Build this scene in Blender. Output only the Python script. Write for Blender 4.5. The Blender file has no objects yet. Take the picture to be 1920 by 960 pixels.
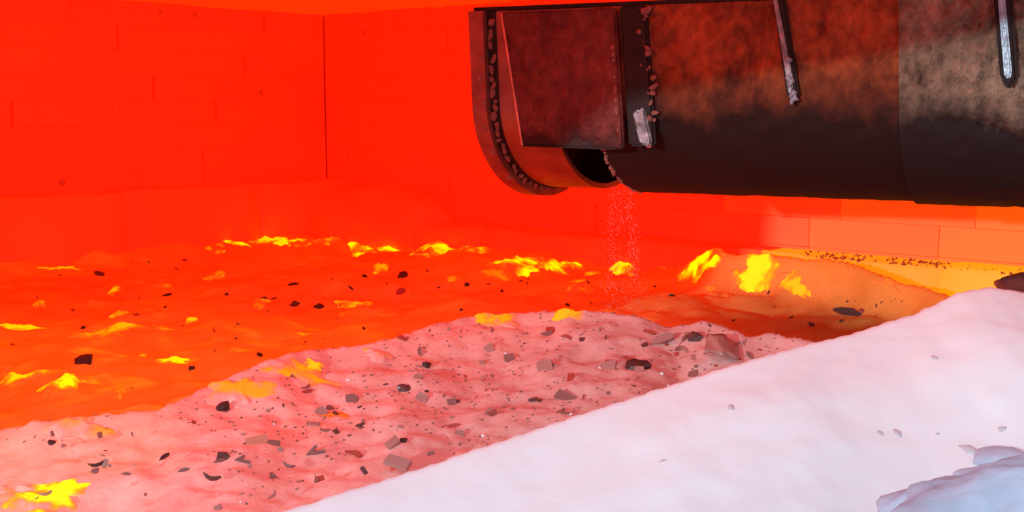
import bpy, bmesh, math, random
import numpy as np
from mathutils import Vector, Matrix
from mathutils.geometry import tessellate_polygon

random.seed(7)
scn = bpy.context.scene
COL = scn.collection

# ------------------------------------------------------------------ camera
F = 2200.0
PITCH = math.atan(280.0 / F)
CAMZ = 0.55
cam_d = bpy.data.cameras.new('camera')
cam_d.sensor_width = 36.0
cam_d.lens = F / 1920.0 * 36.0
cam_d.clip_start = 0.05
cam = bpy.data.objects.new('camera', cam_d)
COL.objects.link(cam)
cam.location = (0, 0, CAMZ)
cam.rotation_euler = (math.pi / 2 - PITCH, 0, 0)
scn.camera = cam

# ------------------------------------------------------------------ world, daylight, exposure
W = bpy.data.worlds.new('daylight_world')
scn.world = W
W.use_nodes = True
bg = W.node_tree.nodes['Background']
bg.inputs[0].default_value = (0.73, 0.83, 1.0, 1)
bg.inputs[1].default_value = 0.97
SUN_DIR = Vector((0.63, 0.75, -0.145)).normalized()
sd = bpy.data.lights.new('daylight', 'SUN')
sd.energy = 1.75
sd.angle = math.radians(1.6)
sd.color = (0.74, 0.95, 1.0)
sun = bpy.data.objects.new('daylight', sd)
COL.objects.link(sun)
sun.location = (-2, -3, 3)
sun.rotation_euler = SUN_DIR.to_track_quat('-Z', 'Y').to_euler()
vs = scn.view_settings
vs.view_transform = 'Standard'
vs.look = 'None'
vs.exposure = 0.0
vs.gamma = 1.0
vs.use_curve_mapping = False


# ------------------------------------------------------------------ helpers
def ray(px, py):
    f = Vector((0, math.cos(PITCH), -math.sin(PITCH)))
    u = Vector((0, math.sin(PITCH), math.cos(PITCH)))
    d = f + Vector((1, 0, 0)) * ((px - 960) / F) + u * ((480 - py) / F)
    return d / d.y


def at(px, py, depth):
    return Vector((0, 0, CAMZ)) + ray(px, py) * depth


def _hash(ix, iy, seed):
    h = (ix.astype(np.int64) * 374761393 + iy.astype(np.int64) * 668265263 + seed * 974711) & 0x7fffffff
    h = ((h ^ (h >> 13)) * 1274126177) & 0x7fffffff
    h = h ^ (h >> 16)
    return (h & 0xffff) / 65535.0


def vnoise(x, y, seed=0):
    x = np.asarray(x, float); y = np.asarray(y, float)
    ix = np.floor(x); iy = np.floor(y)
    fx = x - ix; fy = y - iy
    fx = fx * fx * fx * (fx * (fx * 6 - 15) + 10); fy = fy * fy * fy * (fy * (fy * 6 - 15) + 10)
    a = _hash(ix, iy, seed); b = _hash(ix + 1, iy, seed)
    c = _hash(ix, iy + 1, seed); d = _hash(ix + 1, iy + 1, seed)
    return (a + (b - a) * fx) * (1 - fy) + (c + (d - c) * fx) * fy - 0.5


def fbm(x, y, seed=0, octs=4, gain=0.5):
    s = 0; a = 1.0; k = 1.0
    for o in range(octs):
        # rotate every octave so that no lattice shows
        ca, sa = math.cos(o * 0.9 + 0.4), math.sin(o * 0.9 + 0.4)
        s = s + a * vnoise((ca * x - sa * y) * k, (sa * x + ca * y) * k, seed + o * 17)
        a *= gain; k *= 2.03
    return s


def sstep(a, b, x):
    t = np.clip((np.asarray(x, float) - a) / (b - a), 0, 1)
    return t * t * (3 - 2 * t)


def link_mesh(name, verts, faces, mat=None, parent=None, smooth=False):
    me = bpy.data.meshes.new(name)
    me.from_pydata([tuple(v) for v in verts], [], faces)
    me.update()
    if smooth:
        me.polygons.foreach_set('use_smooth', [True] * len(me.polygons))
    o = bpy.data.objects.new(name, me)
    COL.objects.link(o)
    if mat:
        me.materials.append(mat)
    if parent:
        o.parent = parent
    return o


def obj_bm(name, bm, mat=None, parent=None, smooth=False):
    bmesh.ops.recalc_face_normals(bm, faces=bm.faces[:])
    me = bpy.data.meshes.new(name)
    bm.to_mesh(me); bm.free()
    if smooth:
        me.polygons.foreach_set('use_smooth', [True] * len(me.polygons))
    o = bpy.data.objects.new(name, me)
    COL.objects.link(o)
    if mat:
        me.materials.append(mat)
    if parent:
        o.parent = parent
    return o


def inst(name, me, parent=None, loc=(0, 0, 0), rot=(0, 0, 0), sc=(1, 1, 1)):
    o = bpy.data.objects.new(name, me)
    COL.objects.link(o)
    o.location = loc; o.rotation_euler = rot; o.scale = sc
    if parent:
        o.parent = parent
    return o


def tag(o, label, cat, group=None):
    o['label'] = label; o['category'] = cat
    if group:
        o['group'] = group
    return o


def struct(o, label=None):
    o['kind'] = 'structure'
    if label:
        o['label'] = label
    return o


def empty(name, loc=(0, 0, 0)):
    o = bpy.data.objects.new(name, None)
    o.empty_display_size = 0.1
    COL.objects.link(o)
    o.location = loc
    return o


def box_bm(bm, lo, hi, bevel=0.0):
    vs_ = [bm.verts.new((x, y, z)) for x in (lo[0], hi[0]) for y in (lo[1], hi[1]) for z in (lo[2], hi[2])]
    for f in ((0, 1, 3, 2), (4, 6, 7, 5), (0, 4, 5, 1), (2, 3, 7, 6), (0, 2, 6, 4), (1, 5, 7, 3)):
        bm.faces.new([vs_[i] for i in f])
    bmesh.ops.recalc_face_normals(bm, faces=bm.faces[:])
    if bevel:
        bmesh.ops.bevel(bm, geom=bm.edges[:], offset=bevel, segments=1, affect='EDGES')


# ------------------------------------------------------------------ materials
def mat_new(name):
    m = bpy.data.materials.new(name)
    m.use_nodes = True
    nt = m.node_tree
    p = nt.nodes['Principled BSDF']
    return m, nt, p


def N(nt, t, **kw):
    n = nt.nodes.new(t)
    for k, v in kw.items():
        if k in n.inputs:
            n.inputs[k].default_value = v
        else:
            setattr(n, k, v)
    return n


def ramp(nt, stops):
    r = nt.nodes.new('ShaderNodeValToRGB')
    els = r.color_ramp.elements
    els[0].position = stops[0][0]; els[0].color = (*stops[0][1], 1)
    els[1].position = stops[-1][0]; els[1].color = (*stops[-1][1], 1)
    for pos, c in stops[1:-1]:
        e = els.new(pos); e.color = (*c, 1)
    return r


def world_pos(nt):
    return nt.nodes.new('ShaderNodeNewGeometry').outputs['Position']


def mat_hot_brick():
    # incandescent refractory: every brick carries its own glow, plus some painted shade and daylight, in its object colour
    m, nt, p = mat_new('hot_refractory')
    L = nt.links.new
    pos = world_pos(nt)
    p.inputs['Base Color'].default_value = (0.45, 0.18, 0.070, 1)
    p.inputs['Roughness'].default_value = 0.9
    p.inputs['Specular IOR Level'].default_value = 0.05
    oi = N(nt, 'ShaderNodeObjectInfo')
    n1 = N(nt, 'ShaderNodeTexNoise', Scale=3.5, Detail=4.0); L(pos, n1.inputs['Vector'])
    mr = N(nt, 'ShaderNodeMapRange'); L(n1.outputs['Fac'], mr.inputs['Value'])
    mr.inputs['To Min'].default_value = 0.82; mr.inputs['To Max'].default_value = 1.16
    mr.inputs['From Min'].default_value = 0.3; mr.inputs['From Max'].default_value = 0.7
    L(oi.outputs['Color'], p.inputs['Emission Color'])
    L(mr.outputs['Result'], p.inputs['Emission Strength'])
    n2 = N(nt, 'ShaderNodeTexNoise', Scale=60.0, Detail=4.0); L(pos, n2.inputs['Vector'])
    b = N(nt, 'ShaderNodeBump', Strength=0.25, Distance=0.004)
    L(n2.outputs['Fac'], b.inputs['Height']); L(b.outputs['Normal'], p.inputs['Normal'])
    return m


def mat_plain(name, col, rough=0.8, metal=0.0, spec=0.3, noise=0.0, scale=30, bump=0.0, bscale=60):
    m, nt, p = mat_new(name)
    L = nt.links.new
    pos = nt.nodes.new('ShaderNodeTexCoord').outputs['Object']
    p.inputs['Roughness'].default_value = rough
    p.inputs['Metallic'].default_value = metal
    p.inputs['Specular IOR Level'].default_value = spec
    n1 = N(nt, 'ShaderNodeTexNoise', Scale=scale, Detail=4.0); L(pos, n1.inputs['Vector'])
    lo = tuple(max(0, c * (1 - noise)) for c in col); hi = tuple(min(1, c * (1 + noise)) for c in col)
    r = ramp(nt, [(0.3, lo), (0.7, hi)])
    L(n1.outputs['Fac'], r.inputs[0]); L(r.outputs[0], p.inputs['Base Color'])
    if bump:
        n2 = N(nt, 'ShaderNodeTexNoise', Scale=bscale, Detail=5.0); L(pos, n2.inputs['Vector'])
        b = N(nt, 'ShaderNodeBump', Strength=bump, Distance=0.01)
        L(n2.outputs['Fac'], b.inputs['Height']); L(b.outputs['Normal'], p.inputs['Normal'])
    return m


def mat_batch(name, lo, hi, bump=0.25, scale=14.0):
    # white batch powder; 'incandescence' is the melting crust's glow plus some painted daylight and shade
    m, nt, p = mat_new(name)
    L = nt.links.new
    pos = world_pos(nt)
    p.inputs['Roughness'].default_value = 0.95
    p.inputs['Specular IOR Level'].default_value = 0.05
    n1 = N(nt, 'ShaderNodeTexNoise', Scale=scale, Detail=6.0, Roughness=0.6); L(pos, n1.inputs['Vector'])
    r = ramp(nt, [(0.32, lo), (0.62, hi)])
    L(n1.outputs['Fac'], r.inputs[0])
    at_ = N(nt, 'ShaderNodeAttribute', attribute_name='incandescence')
    # where the crust has melted to glass (alpha) the powder gives way to amber melt
    mel = N(nt, 'ShaderNodeMixRGB'); L(at_.outputs['Alpha'], mel.inputs[0]); L(r.outputs[0], mel.inputs[1])
    mel.inputs[2].default_value = (0.45, 0.16, 0.02, 1)
    L(mel.outputs[0], p.inputs['Base Color'])
    L(at_.outputs['Color'], p.inputs['Emission Color'])
    p.inputs['Emission Strength'].default_value = 1.0
    n2 = N(nt, 'ShaderNodeTexNoise', Scale=110.0, Detail=4.0); L(pos, n2.inputs['Vector'])
    b = N(nt, 'ShaderNodeBump', Strength=bump, Distance=0.004)
    L(n2.outputs['Fac'], b.inputs['Height']); L(b.outputs['Normal'], p.inputs['Normal'])
    return m


def mat_scaled_steel(name, base, scale_lo, scale_hi, cover, rough=0.75, metal=0.3, soft=0.04, relief=0.015):
    # oxidised trough steel: lighter scale tones above a ragged height limit, darker base below
    m, nt, p = mat_new(name)
    L = nt.links.new
    pos = world_pos(nt)
    mp = N(nt, 'ShaderNodeMapping'); L(pos, mp.inputs['Vector'])
    mp.inputs['Scale'].default_value = (1.2, 1.2, 0.9)
    n1 = N(nt, 'ShaderNodeTexNoise', Scale=8.0, Detail=8.0, Roughness=0.6, Distortion=0.15); L(mp.outputs[0], n1.inputs['Vector'])
    nf = N(nt, 'ShaderNodeTexNoise', Scale=38.0, Detail=5.0, Roughness=0.6, Distortion=0.35); L(mp.outputs[0], nf.inputs['Vector'])
    r1 = ramp(nt, [(0.35, scale_lo), (0.55, tuple((a + b) / 2 for a, b in zip(scale_lo, scale_hi))), (0.72, scale_hi)])
    mx = N(nt, 'ShaderNodeMath', operation='ADD'); L(n1.outputs['Fac'], mx.inputs[0]); L(nf.outputs['Fac'], mx.inputs[1])
    hf = N(nt, 'ShaderNodeMath', operation='MULTIPLY'); L(mx.outputs[0], hf.inputs[0]); hf.inputs[1].default_value = 0.5
    L(hf.outputs[0], r1.inputs[0])
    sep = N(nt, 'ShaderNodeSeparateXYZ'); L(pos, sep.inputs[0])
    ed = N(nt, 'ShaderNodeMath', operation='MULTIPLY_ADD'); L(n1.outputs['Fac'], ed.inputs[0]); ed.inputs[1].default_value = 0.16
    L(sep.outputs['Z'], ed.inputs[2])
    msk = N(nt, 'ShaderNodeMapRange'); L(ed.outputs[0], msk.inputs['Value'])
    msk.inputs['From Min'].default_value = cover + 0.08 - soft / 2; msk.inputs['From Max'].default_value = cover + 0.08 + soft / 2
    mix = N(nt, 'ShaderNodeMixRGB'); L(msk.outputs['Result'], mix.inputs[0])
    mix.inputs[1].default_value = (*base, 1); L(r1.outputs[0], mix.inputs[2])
    L(mix.outputs[0], p.inputs['Base Color'])
    p.inputs['Roughness'].default_value = rough
    p.inputs['Metallic'].default_value = metal
    p.inputs['Specular IOR Level'].default_value = 0.25
    bm_ = N(nt, 'ShaderNodeMath', operation='MULTIPLY'); L(nf.outputs['Fac'], bm_.inputs[0]); L(msk.outputs['Result'], bm_.inputs[1])
    b = N(nt, 'ShaderNodeBump', Strength=0.9, Distance=relief)
    L(bm_.outputs[0], b.inputs['Height']); L(b.outputs['Normal'], p.inputs['Normal'])
    return m


M_HOT = mat_hot_brick()
M_CASING = mat_plain('grey_casing', (0.20, 0.20, 0.21), 0.8, noise=0.15)
M_GROUND = mat_plain('concrete_ground', (0.38, 0.38, 0.40), 0.9, noise=0.2, scale=8)
M_BATCH_HOT = mat_batch('melting_batch', (0.46, 0.20, 0.045), (0.60, 0.29, 0.075), 0.45, 9)
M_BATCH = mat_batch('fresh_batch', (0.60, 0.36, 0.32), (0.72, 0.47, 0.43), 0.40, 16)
M_POWDER = mat_batch('white_powder', (0.83, 0.83, 0.84), (0.88, 0.88, 0.89), 0.12, 3)
M_CLUMP = mat_plain('shade_blue_clump', (0.50, 0.52, 0.64), 0.9, noise=0.15, scale=25, bump=0.25, bscale=40)  # blue-grey base colour imitates skylit shade on the clumps
M_GRAIN = mat_plain('powder_grain', (0.85, 0.80, 0.78), 0.9, noise=0.05)


def hot(o, rgb):
    o.color = (*rgb, 1)
    return o


RED = (0.80, 0.0065, 0.0)
ORANGE = (1.0, 0.045, 0.0)
AMBER = (1.1, 0.20, 0.0)

# ------------------------------------------------------------------ setting: ground, walls, ceiling
bm = bmesh.new(); box_bm(bm, (-4.0, -1.6, -0.16), (2.6, 5.0, -0.10))
struct(obj_bm('floor', bm, M_GROUND))

CORNER = Vector((-0.71, 4.5, 0))
LDIR = Vector((-0.86, -0.90, 0)).normalized()
RDIR = Vector((1.975, -1.60, 0)).normalized()
WALL_TOP = 0.895


def local(o, origin, xdir):
    # local x runs along the wall, local y into the wall (away from the chamber)
    y = Vector((-xdir.y, xdir.x, 0))
    if y.y < 0:
        y = -y
    m = Matrix(((xdir.x, y.x, 0, origin.x), (xdir.y, y.y, 0, origin.y), (0, 0, 1, 0), (0, 0, 0, 1)))
    o.matrix_world = m
    return o


def brick_mesh(l, h, d, seed):
    rnd = random.Random(seed)
    bm = bmesh.new()
    box_bm(bm, (0.0005, 0, 0.0004), (l - 0.0005, d, h - 0.0004), 0.0012)
    for v in bm.verts:
        v.co += Vector((rnd.uniform(-1, 1), rnd.uniform(-1, 1), rnd.uniform(-1, 1))) * 0.0003
    me = bpy.data.meshes.new('brick'); bmesh.ops.recalc_face_normals(bm, faces=bm.faces[:]); bm.to_mesh(me); bm.free()
    me.materials.append(M_HOT)
    return me


def make_wall(name, xdir, length, brick_len, zlo, seed, plain_from, glow):
    rnd = random.Random(seed)
    bm = bmesh.new(); box_bm(bm, (-0.32, 0.09, -0.10), (length, 0.20, 1.02))
    w = hot(struct(local(obj_bm(name, bm, M_HOT), CORNER, xdir)), (0.16, 0.001, 0))
    H = 0.0815
    meshes = [brick_mesh(brick_len, H, 0.08, seed * 10 + k) for k in range(3)]
    n = int(math.ceil((WALL_TOP - zlo) / H))
    for r in range(n):
        x = -brick_len * rnd.choice([0.0, 0.25, 0.5, 0.66])
        while x < plain_from:
            off = rnd.uniform(-0.0010, 0.0010)
            gap = 0.009 if rnd.random() < 0.22 else 0.0003
            x0 = max(x, 0.003)
            x1 = x + brick_len - gap
            if x1 - x0 < 0.03:
                x += brick_len
                continue
            o = inst('brick', rnd.choice(meshes), w, (x0, off, WALL_TOP - (r + 1) * H))
            o.scale.x = (x1 - x0) / brick_len
            k = rnd.uniform(0.93, 1.06) * (0.84 if r == 0 else 1.0) * (0.92 if x <= 0.0 else 1.0)  # top course and corner bricks dimmed to put shading into the glow
            e = max(0.0, min(1.0, (x - 1.6) / 1.3)) if name == 'wall_right' else 0.0      # right end glows more, part hotter, part daylight put in
            hot(o, (glow[0] * k, glow[1] * k + 0.11 * e, 0))
            x += brick_len
    # the rest of the wall, out of the picture, as one rendered hot face
    if length > plain_from:
        bm = bmesh.new(); box_bm(bm, (plain_from + brick_len, 0.0, -0.10), (length, 0.089, WALL_TOP))
        hot(obj_bm('hot_facing', bm, M_HOT, w), glow)
    return w


wall_l = make_wall('wall_left', LDIR, 4.1, 0.36, 0.17, 3, 2.3, RED)
wall_r = make_wall('wall_right', RDIR, 3.06, 0.36, 0.10, 5, 2.7, RED)


# tank blocks: proud ledge courses under the brickwork
def block_mesh(l, h, d, seed):
    rnd = random.Random(seed)
    bm = bmesh.new()
    nx, ny, nz = 8, 3, 5
    box_bm(bm, (0.001, 0, 0), (l - 0.001, d, h))
    bmesh.ops.subdivide_edges(bm, edges=[e for e in bm.edges], cuts=6, use_grid_fill=True)
    for v in bm.verts:
        x, y, z = v.co
        amp = 0.010 if (z > h * 0.8 and y < d * 0.3) else 0.0025
        v.co.y += amp * 0.8 * float(fbm(np.array(x * 18), np.array(z * 18), seed, 2))
        v.co.z += amp * 1.2 * float(fbm(np.array(x * 14), np.array(y * 14 + 5), seed + 3, 2))
        if z > h - 1e-4 and y < 1e-4:
            v.co.y += 0.018; v.co.z -= 0.010
    me = bpy.data.meshes.new('block'); bmesh.ops.recalc_face_normals(bm, faces=bm.faces[:]); bm.to_mesh(me); bm.free()
    me.materials.append(M_HOT)
    me.polygons.foreach_set('use_smooth', [True] * len(me.polygons))
    return me


lb = [block_mesh(0.50, 0.386, 0.13, 40 + k) for k in range(2)]
x = -0.10; k = 0
while x < 2.6:
    o = inst('tank_block', lb[k % 2], wall_l, (x, -0.13, -0.11 + 0.002 * (k % 2)))
    hot(o, (0.84, 0.008 + 0.002 * k, 0)); x += 0.5; k += 1
rb = [block_mesh(0.50, 0.262, 0.15, 50 + k) for k in range(2)]
x = -0.10; k = 0
while x < 2.6:
    o = inst('tank_block', rb[k % 2], wall_r, (x, -0.15, -0.11 + 0.003 * (k % 2)))
    t = min(1, max(0, (x - 1.4) / 0.6))
    hot(o, (0.84 + 0.25 * t, 0.009 + 0.30 * t, 0)); x += 0.5; k += 1

# eroded slag fillet where the ledge drops at the corner
bm = bmesh.new()
bmesh.ops.create_icosphere(bm, subdivisions=4, radius=1.0)
for v in bm.verts:
    c = v.co.copy()
    n = float(fbm(np.array(c.x * 2.2 + 3), np.array(c.y * 2.2 + c.z * 1.7), 77, 4))
    v.co = Vector((c.x * (0.36 + 0.07 * n), c.y * (0.15 + 0.03 * n), c.z * (0.15 + 0.03 * n)))
o = obj_bm('slag_fillet', bm, M_HOT, wall_r, True)
o.location = (0.30, -0.06, 0.12)
hot(o, (0.84, 0.008, 0))

# slag spots and pits on the left wall
for wl, sx, sz, r in ((wall_l, 0.29, 0.60, 0.010), (wall_l, 0.68, 0.865, 0.007), (wall_l, 0.55, 0.862, 0.008), (wall_l, 0.42, 0.625, 0.005), (wall_l, 1.05, 0.31, 0.012),
                      (wall_r, 0.22, 0.82, 0.008), (wall_r, 0.50, 0.19, 0.012)):
    bm = bmesh.new(); bmesh.ops.create_icosphere(bm, subdivisions=2, radius=r)
    for v in bm.verts:
        v.co.y *= 0.45; v.co *= 1 + random.uniform(-0.15, 0.15)
    o = obj_bm('slag_spot', bm, M_HOT, wl, True)
    o.location = (sx, -0.002 if sz > 0.3 else -0.145, sz)
    hot(o, (0.20, 0.002, 0))

# closing wall on the right where the feeder enters
bm = bmesh.new(); box_bm(bm, (1.62, 1.56, -0.1), (1.74, 2.72, 1.02))
hot(struct(obj_bm('wall_side', bm, M_HOT)), RED)


# unseen front wall with the arched charging port, outline shaped to cut the daylight
def prism(poly, y0, y1):
    tris = tessellate_polygon([[Vector((p[0], p[1], 0)) for p in poly]])
    n = len(poly)
    vv = [(p[0], y0, p[1]) for p in poly] + [(p[0], y1, p[1]) for p in poly]
    ff = [tuple(t) for t in tris] + [tuple(i + n for i in reversed(t)) for t in tris]
    ff += [(i, (i + 1) % n, (i + 1) % n + n, i + n) for i in range(n)]
    return vv, ff


PORT_SUN_CUT = [(-3.55, -0.1), (-1.09, -0.1), (-1.07, 0.16), (-0.92, 0.33), (-0.88, 0.45), (-0.87, 0.60), (-0.80, 0.69), (-0.655, 0.768), (-0.35, 0.79),
        (0.05, 0.81), (0.31, 0.84), (0.6, 0.88), (1.0, 0.90), (1.48, 0.88), (1.60, 0.6), (1.60, -0.1), (1.74, -0.1), (1.74, 1.35), (-3.55, 1.35)]
vv, ff = prism(PORT_SUN_CUT, 1.502, 1.56)
bm = bmesh.new()
bvs = [bm.verts.new(v) for v in vv]
for f in ff:
    bm.faces.new([bvs[i] for i in f])
wf = hot(struct(obj_bm('wall_front', bm, M_HOT)), (0.55, 0.008, 0))
vv, ff = prism(PORT_SUN_CUT, 1.42, 1.50)
bm = bmesh.new()
bvs = [bm.verts.new(v) for v in vv]
for f in ff:
    bm.faces.new([bvs[i] for i in f])
obj_bm('casing', bm, M_CASING, wf)


def wall_dist(x, y):
    # distance to the two far walls, positive inside the chamber
    dl = -( (x - CORNER.x) * (-LDIR.y) + (y - CORNER.y) * LDIR.x)
    dr = (x - CORNER.x) * RDIR.y + (y - CORNER.y) * (-RDIR.x)
    return dl, dr


dl0, dr0 = wall_dist(0.0, 2.5)
SL, SR = (1 if dl0 > 0 else -1), (1 if dr0 > 0 else -1)


def inside(x, y):
    dl, dr = wall_dist(x, y)
    return np.minimum(dl * SL, dr * SR)


def grid(name, x0, x1, y0, y1, step, zf, mat, keep=None):
    xs = np.arange(x0, x1 + step / 2, step); ys = np.arange(y0, y1 + step / 2, step)
    X, Y = np.meshgrid(xs, ys)
    Z = zf(X, Y)
    nx, ny = len(xs), len(ys)
    V = np.stack([X.ravel(), Y.ravel(), Z.ravel()], 1)
    I = np.arange(nx * ny).reshape(ny, nx)
    Q = np.stack([I[:-1, :-1].ravel(), I[:-1, 1:].ravel(), I[1:, 1:].ravel(), I[1:, :-1].ravel()], 1)
    if keep is not None:
        K = keep(X, Y, Z).ravel()
        Q = Q[K[Q].all(1)]
        used = np.unique(Q); rm = -np.ones(len(V), int); rm[used] = np.arange(len(used))
        V = V[used]; Q = rm[Q]
    o = link_mesh(name, V.tolist(), Q.tolist(), mat, None, True)
    return o, V


def set_heat(o, rgb, melt=0.0):
    a = o.data.color_attributes.new('incandescence', 'FLOAT_COLOR', 'POINT')
    c = np.ones((len(o.data.vertices), 4)); c[:, :3] = rgb; c[:, 3] = melt
    a.data.foreach_set('color', c.ravel())


def ceil_z(X, Y):
    d = np.clip(inside(X, Y), 0, None)
    return WALL_TOP - 0.004 + 0.30 * (1 - np.exp(-d / 0.9)) + 0.012 * fbm(X * 5, Y * 5, 91, 3) * np.exp(-d / 0.4)


ceil, _ = grid('ceiling', -3.55, 1.74, 1.49, 4.66, 0.06, ceil_z, M_HOT)
hot(struct(ceil), (0.95, 0.030, 0.0))

# ------------------------------------------------------------------ batch surfaces
def poly_fn(pts):
    px = np.array([p[0] for p in pts])
    o = np.argsort(px)
    px = px[o]
    return px, np.array([pts[i][1] for i in o]), np.array([pts[i][2] for i in o])


HEAP_CREST = []
for px, py, z in ((-500, 880, 0.03), (-200, 845, 0.045), (20, 800, 0.06), (80, 787, 0.075), (190, 778, 0.08), (300, 766, 0.085), (400, 718, 0.105), (470, 690, 0.12), (540, 660, 0.135), (620, 652, 0.13), (700, 642, 0.135),
                  (800, 612, 0.15), (880, 592, 0.157), (980, 584, 0.162), (1060, 583, 0.168), (1140, 583, 0.17), (1205, 592, 0.166), (1250, 612, 0.150), (1285, 606, 0.158), (1330, 600, 0.165), (1375, 615, 0.158),
                  (1405, 632, 0.148), (1450, 623, 0.156), (1500, 632, 0.155), (1560, 650, 0.145), (1700, 700, 0.12), (2000, 800, 0.08)):
    r = ray(px, py)
    d = (z - CAMZ) / r.z
    HEAP_CREST.append((r.x * d, d, z))
HX, HY, HZ = poly_fn(HEAP_CREST)

MOUND_CREST = []
for px, py, d in ((120, 1090, 1.28), (400, 1003, 1.34), (530, 957, 1.38), (640, 922, 1.40), (760, 885, 1.43), (900, 838, 1.46), (1060, 785, 1.50), (1250, 722, 1.545), (1430, 667, 1.59), (1520, 643, 1.62), (1600, 623, 1.645),
                  (1660, 604, 1.665), (1720, 585, 1.68), (1760, 566, 1.69), (1800, 547, 1.705), (1850, 537, 1.72), (1920, 546, 1.73), (2050, 560, 1.74), (2400, 590, 1.75)):
    p = at(px, py, d)
    MOUND_CREST.append((p.x, d, p.z))
MX, MY, MZ = poly_fn(MOUND_CREST)

# ridges and hummocks on the melting blanket: (x, y, radius_x, radius_y, height)
HUMP = []
_h = random.Random(21)
for k in range(90):
    hx = _h.uniform(-2.3, 1.5); hy = _h.uniform(2.05, 3.9)
    HUMP.append((hx, hy, _h.uniform(0.06, 0.20), _h.uniform(0.03, 0.09), _h.uniform(0.006, 0.026)))
RIDGE = [at(1250, 500, 3.30), at(1340, 479, 3.18), at(1430, 480, 3.08), at(1500, 483, 3.0), at(1560, 490, 2.93), at(1620, 504, 2.86), at(1700, 530, 2.78), at(1750, 548, 2.73), at(1830, 572, 2.66), at(1950, 600, 2.6)]
RX, RY, RZ = poly_fn([tuple(p) for p in RIDGE])


def zA(x, y):
    x = np.asarray(x, float); y = np.asarray(y, float)
    z = 0.055 + 0.045 * fbm(x * 3.1, y * 3.6, 11, 3) + 0.016 * fbm(x * 13, y * 17, 12, 3) + 0.005 * fbm(x * 60, y * 60, 13, 2)
    for hx, hy, rx, ry, h in HUMP:
        z = z + h * np.exp(-((x - hx) / rx) ** 2 - ((y - hy) / ry) ** 2)
    z = z - 0.04 * np.exp(-((x - 0.72) / 0.35) ** 2 - ((y - 2.52) / 0.17) ** 2)
    # lit ridge beside the right wall
    cy = np.interp(x, RX, RY); cz = np.interp(x, RX, RZ)
    g = np.where(y < cy, np.exp(-((y - cy) / (0.085 + 0.06 * fbm(x * 7, y * 3, 19, 3))) ** 2), np.exp(-((y - cy) / 0.06) ** 2)) * sstep(0.35, 0.55, x)
    z = z * (1 - g) + (cz + 0.014 * fbm(x * 12, y * 16, 15, 4, 0.6)) * g
    d = inside(x, y)
    z = z + 0.03 * np.exp(-np.clip(d - 0.13, 0, None) / 0.10) * (1 - sstep(0.5, 0.8, x))
    return z


def zB(x, y):
    x = np.asarray(x, float); y = np.asarray(y, float)
    cy = np.interp(x, HX, HY); cz = np.interp(x, HX, HZ)
    t = cy - y
    near = cz - 0.055 * (1 - np.exp(-np.clip(t, 0, None) / 0.16)) - 0.10 * np.clip(t, 0, None)
    far = cz - 0.75 * np.clip(-t, 0, None) - 2.2 * np.clip(-t, 0, None) ** 2
    z = np.where(t > 0, near, far)
    k = sstep(0.0, 0.10, np.abs(t))
    z = z + k * (0.022 * fbm(x * 5, y * 6, 31, 3) + 0.010 * fbm(x * 16, y * 18, 32, 3)) + 0.0045 * fbm(x * 50, y * 50, 33, 3)
    return z


def zC(x, y):
    x = np.asarray(x, float); y = np.asarray(y, float)
    cy = np.interp(x, MX, MY); cz = np.interp(x, MX, MZ)
    t = cy - y
    tn = np.clip(t, 0, None)
    near = cz - 0.36 * tn - 0.05 * tn * tn
    far = cz - 0.85 * np.clip(-t, 0, None)
    z = np.where(t > 0, near, far)
    k = sstep(0.0, 0.12, np.abs(t))
    z = z + k * 0.018 * fbm(x * 3.4, y * 3.4, 41, 3) + 0.0022 * fbm(x * 34, y * 34, 42, 3)
    return np.maximum(z, -0.11)


def ztop(x, y):
    return np.maximum(np.maximum(zA(x, y), zB(x, y)), zC(x, y))


def hit(px, py, fn=ztop):
    r = ray(px, py)
    ds = np.arange(1.0, 4.3, 0.03)
    g = CAMZ + r.z * ds - fn(r.x * ds, ds)
    i = int(np.argmax(g < 0)) if (g < 0).any() else len(ds) - 1
    ds = np.linspace(ds[max(i - 1, 0)], ds[i], 16)
    g = CAMZ + r.z * ds - fn(r.x * ds, ds)
    d = float(ds[int(np.argmax(g < 0)) if (g < 0).any() else 15])
    return Vector((r.x * d, d, float(fn(np.array(r.x * d), np.array(d)))))


def heatA(V):
    x, y = V[:, 0], V[:, 1]
    n = fbm(x * 4, y * 5, 61, 4)
    fine = np.clip(fbm(x * 18, y * 24, 62, 3), 0, 1)
    cool_shade = sstep(0.15, 0.75, x) * (1 - sstep(2.75, 3.2, y))      # fresh batch by the port, dimmed further to stand in for shade
    rid = np.exp(-((y - np.interp(x, RX, RY)) / 0.09) ** 2) * sstep(0.4, 0.6, x)  # added ridge glow stands in for daylight on its top
    lowl = (1 - sstep(-0.5, 0.1, x)) * (1 - sstep(2.2, 3.0, y))
    k = 1 - 0.85 * cool_shade * (1 - rid)
    R = (0.62 + 0.12 * n + 0.2 * lowl) * k
    G = (0.012 + 0.016 * np.clip(n + 0.2, 0, 1) + 0.035 * lowl + (0.05 + 0.16 * lowl) * fine * fine) * k * k + 0.035 * rid
    return np.stack([np.clip(R, 0, 9), np.clip(G, 0, 9), 0 * x], 1)


blanket, V = grid('batch_blanket', -3.4, 1.61, 1.80, 4.5, 0.0125, zA, M_BATCH_HOT,
                  keep=lambda X, Y, Z: (inside(X, Y) > 0.06))
set_heat(blanket, heatA(V))
tag(blanket, 'orange glowing crust of melting batch spread across the furnace to the brick walls', 'melting batch')

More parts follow.
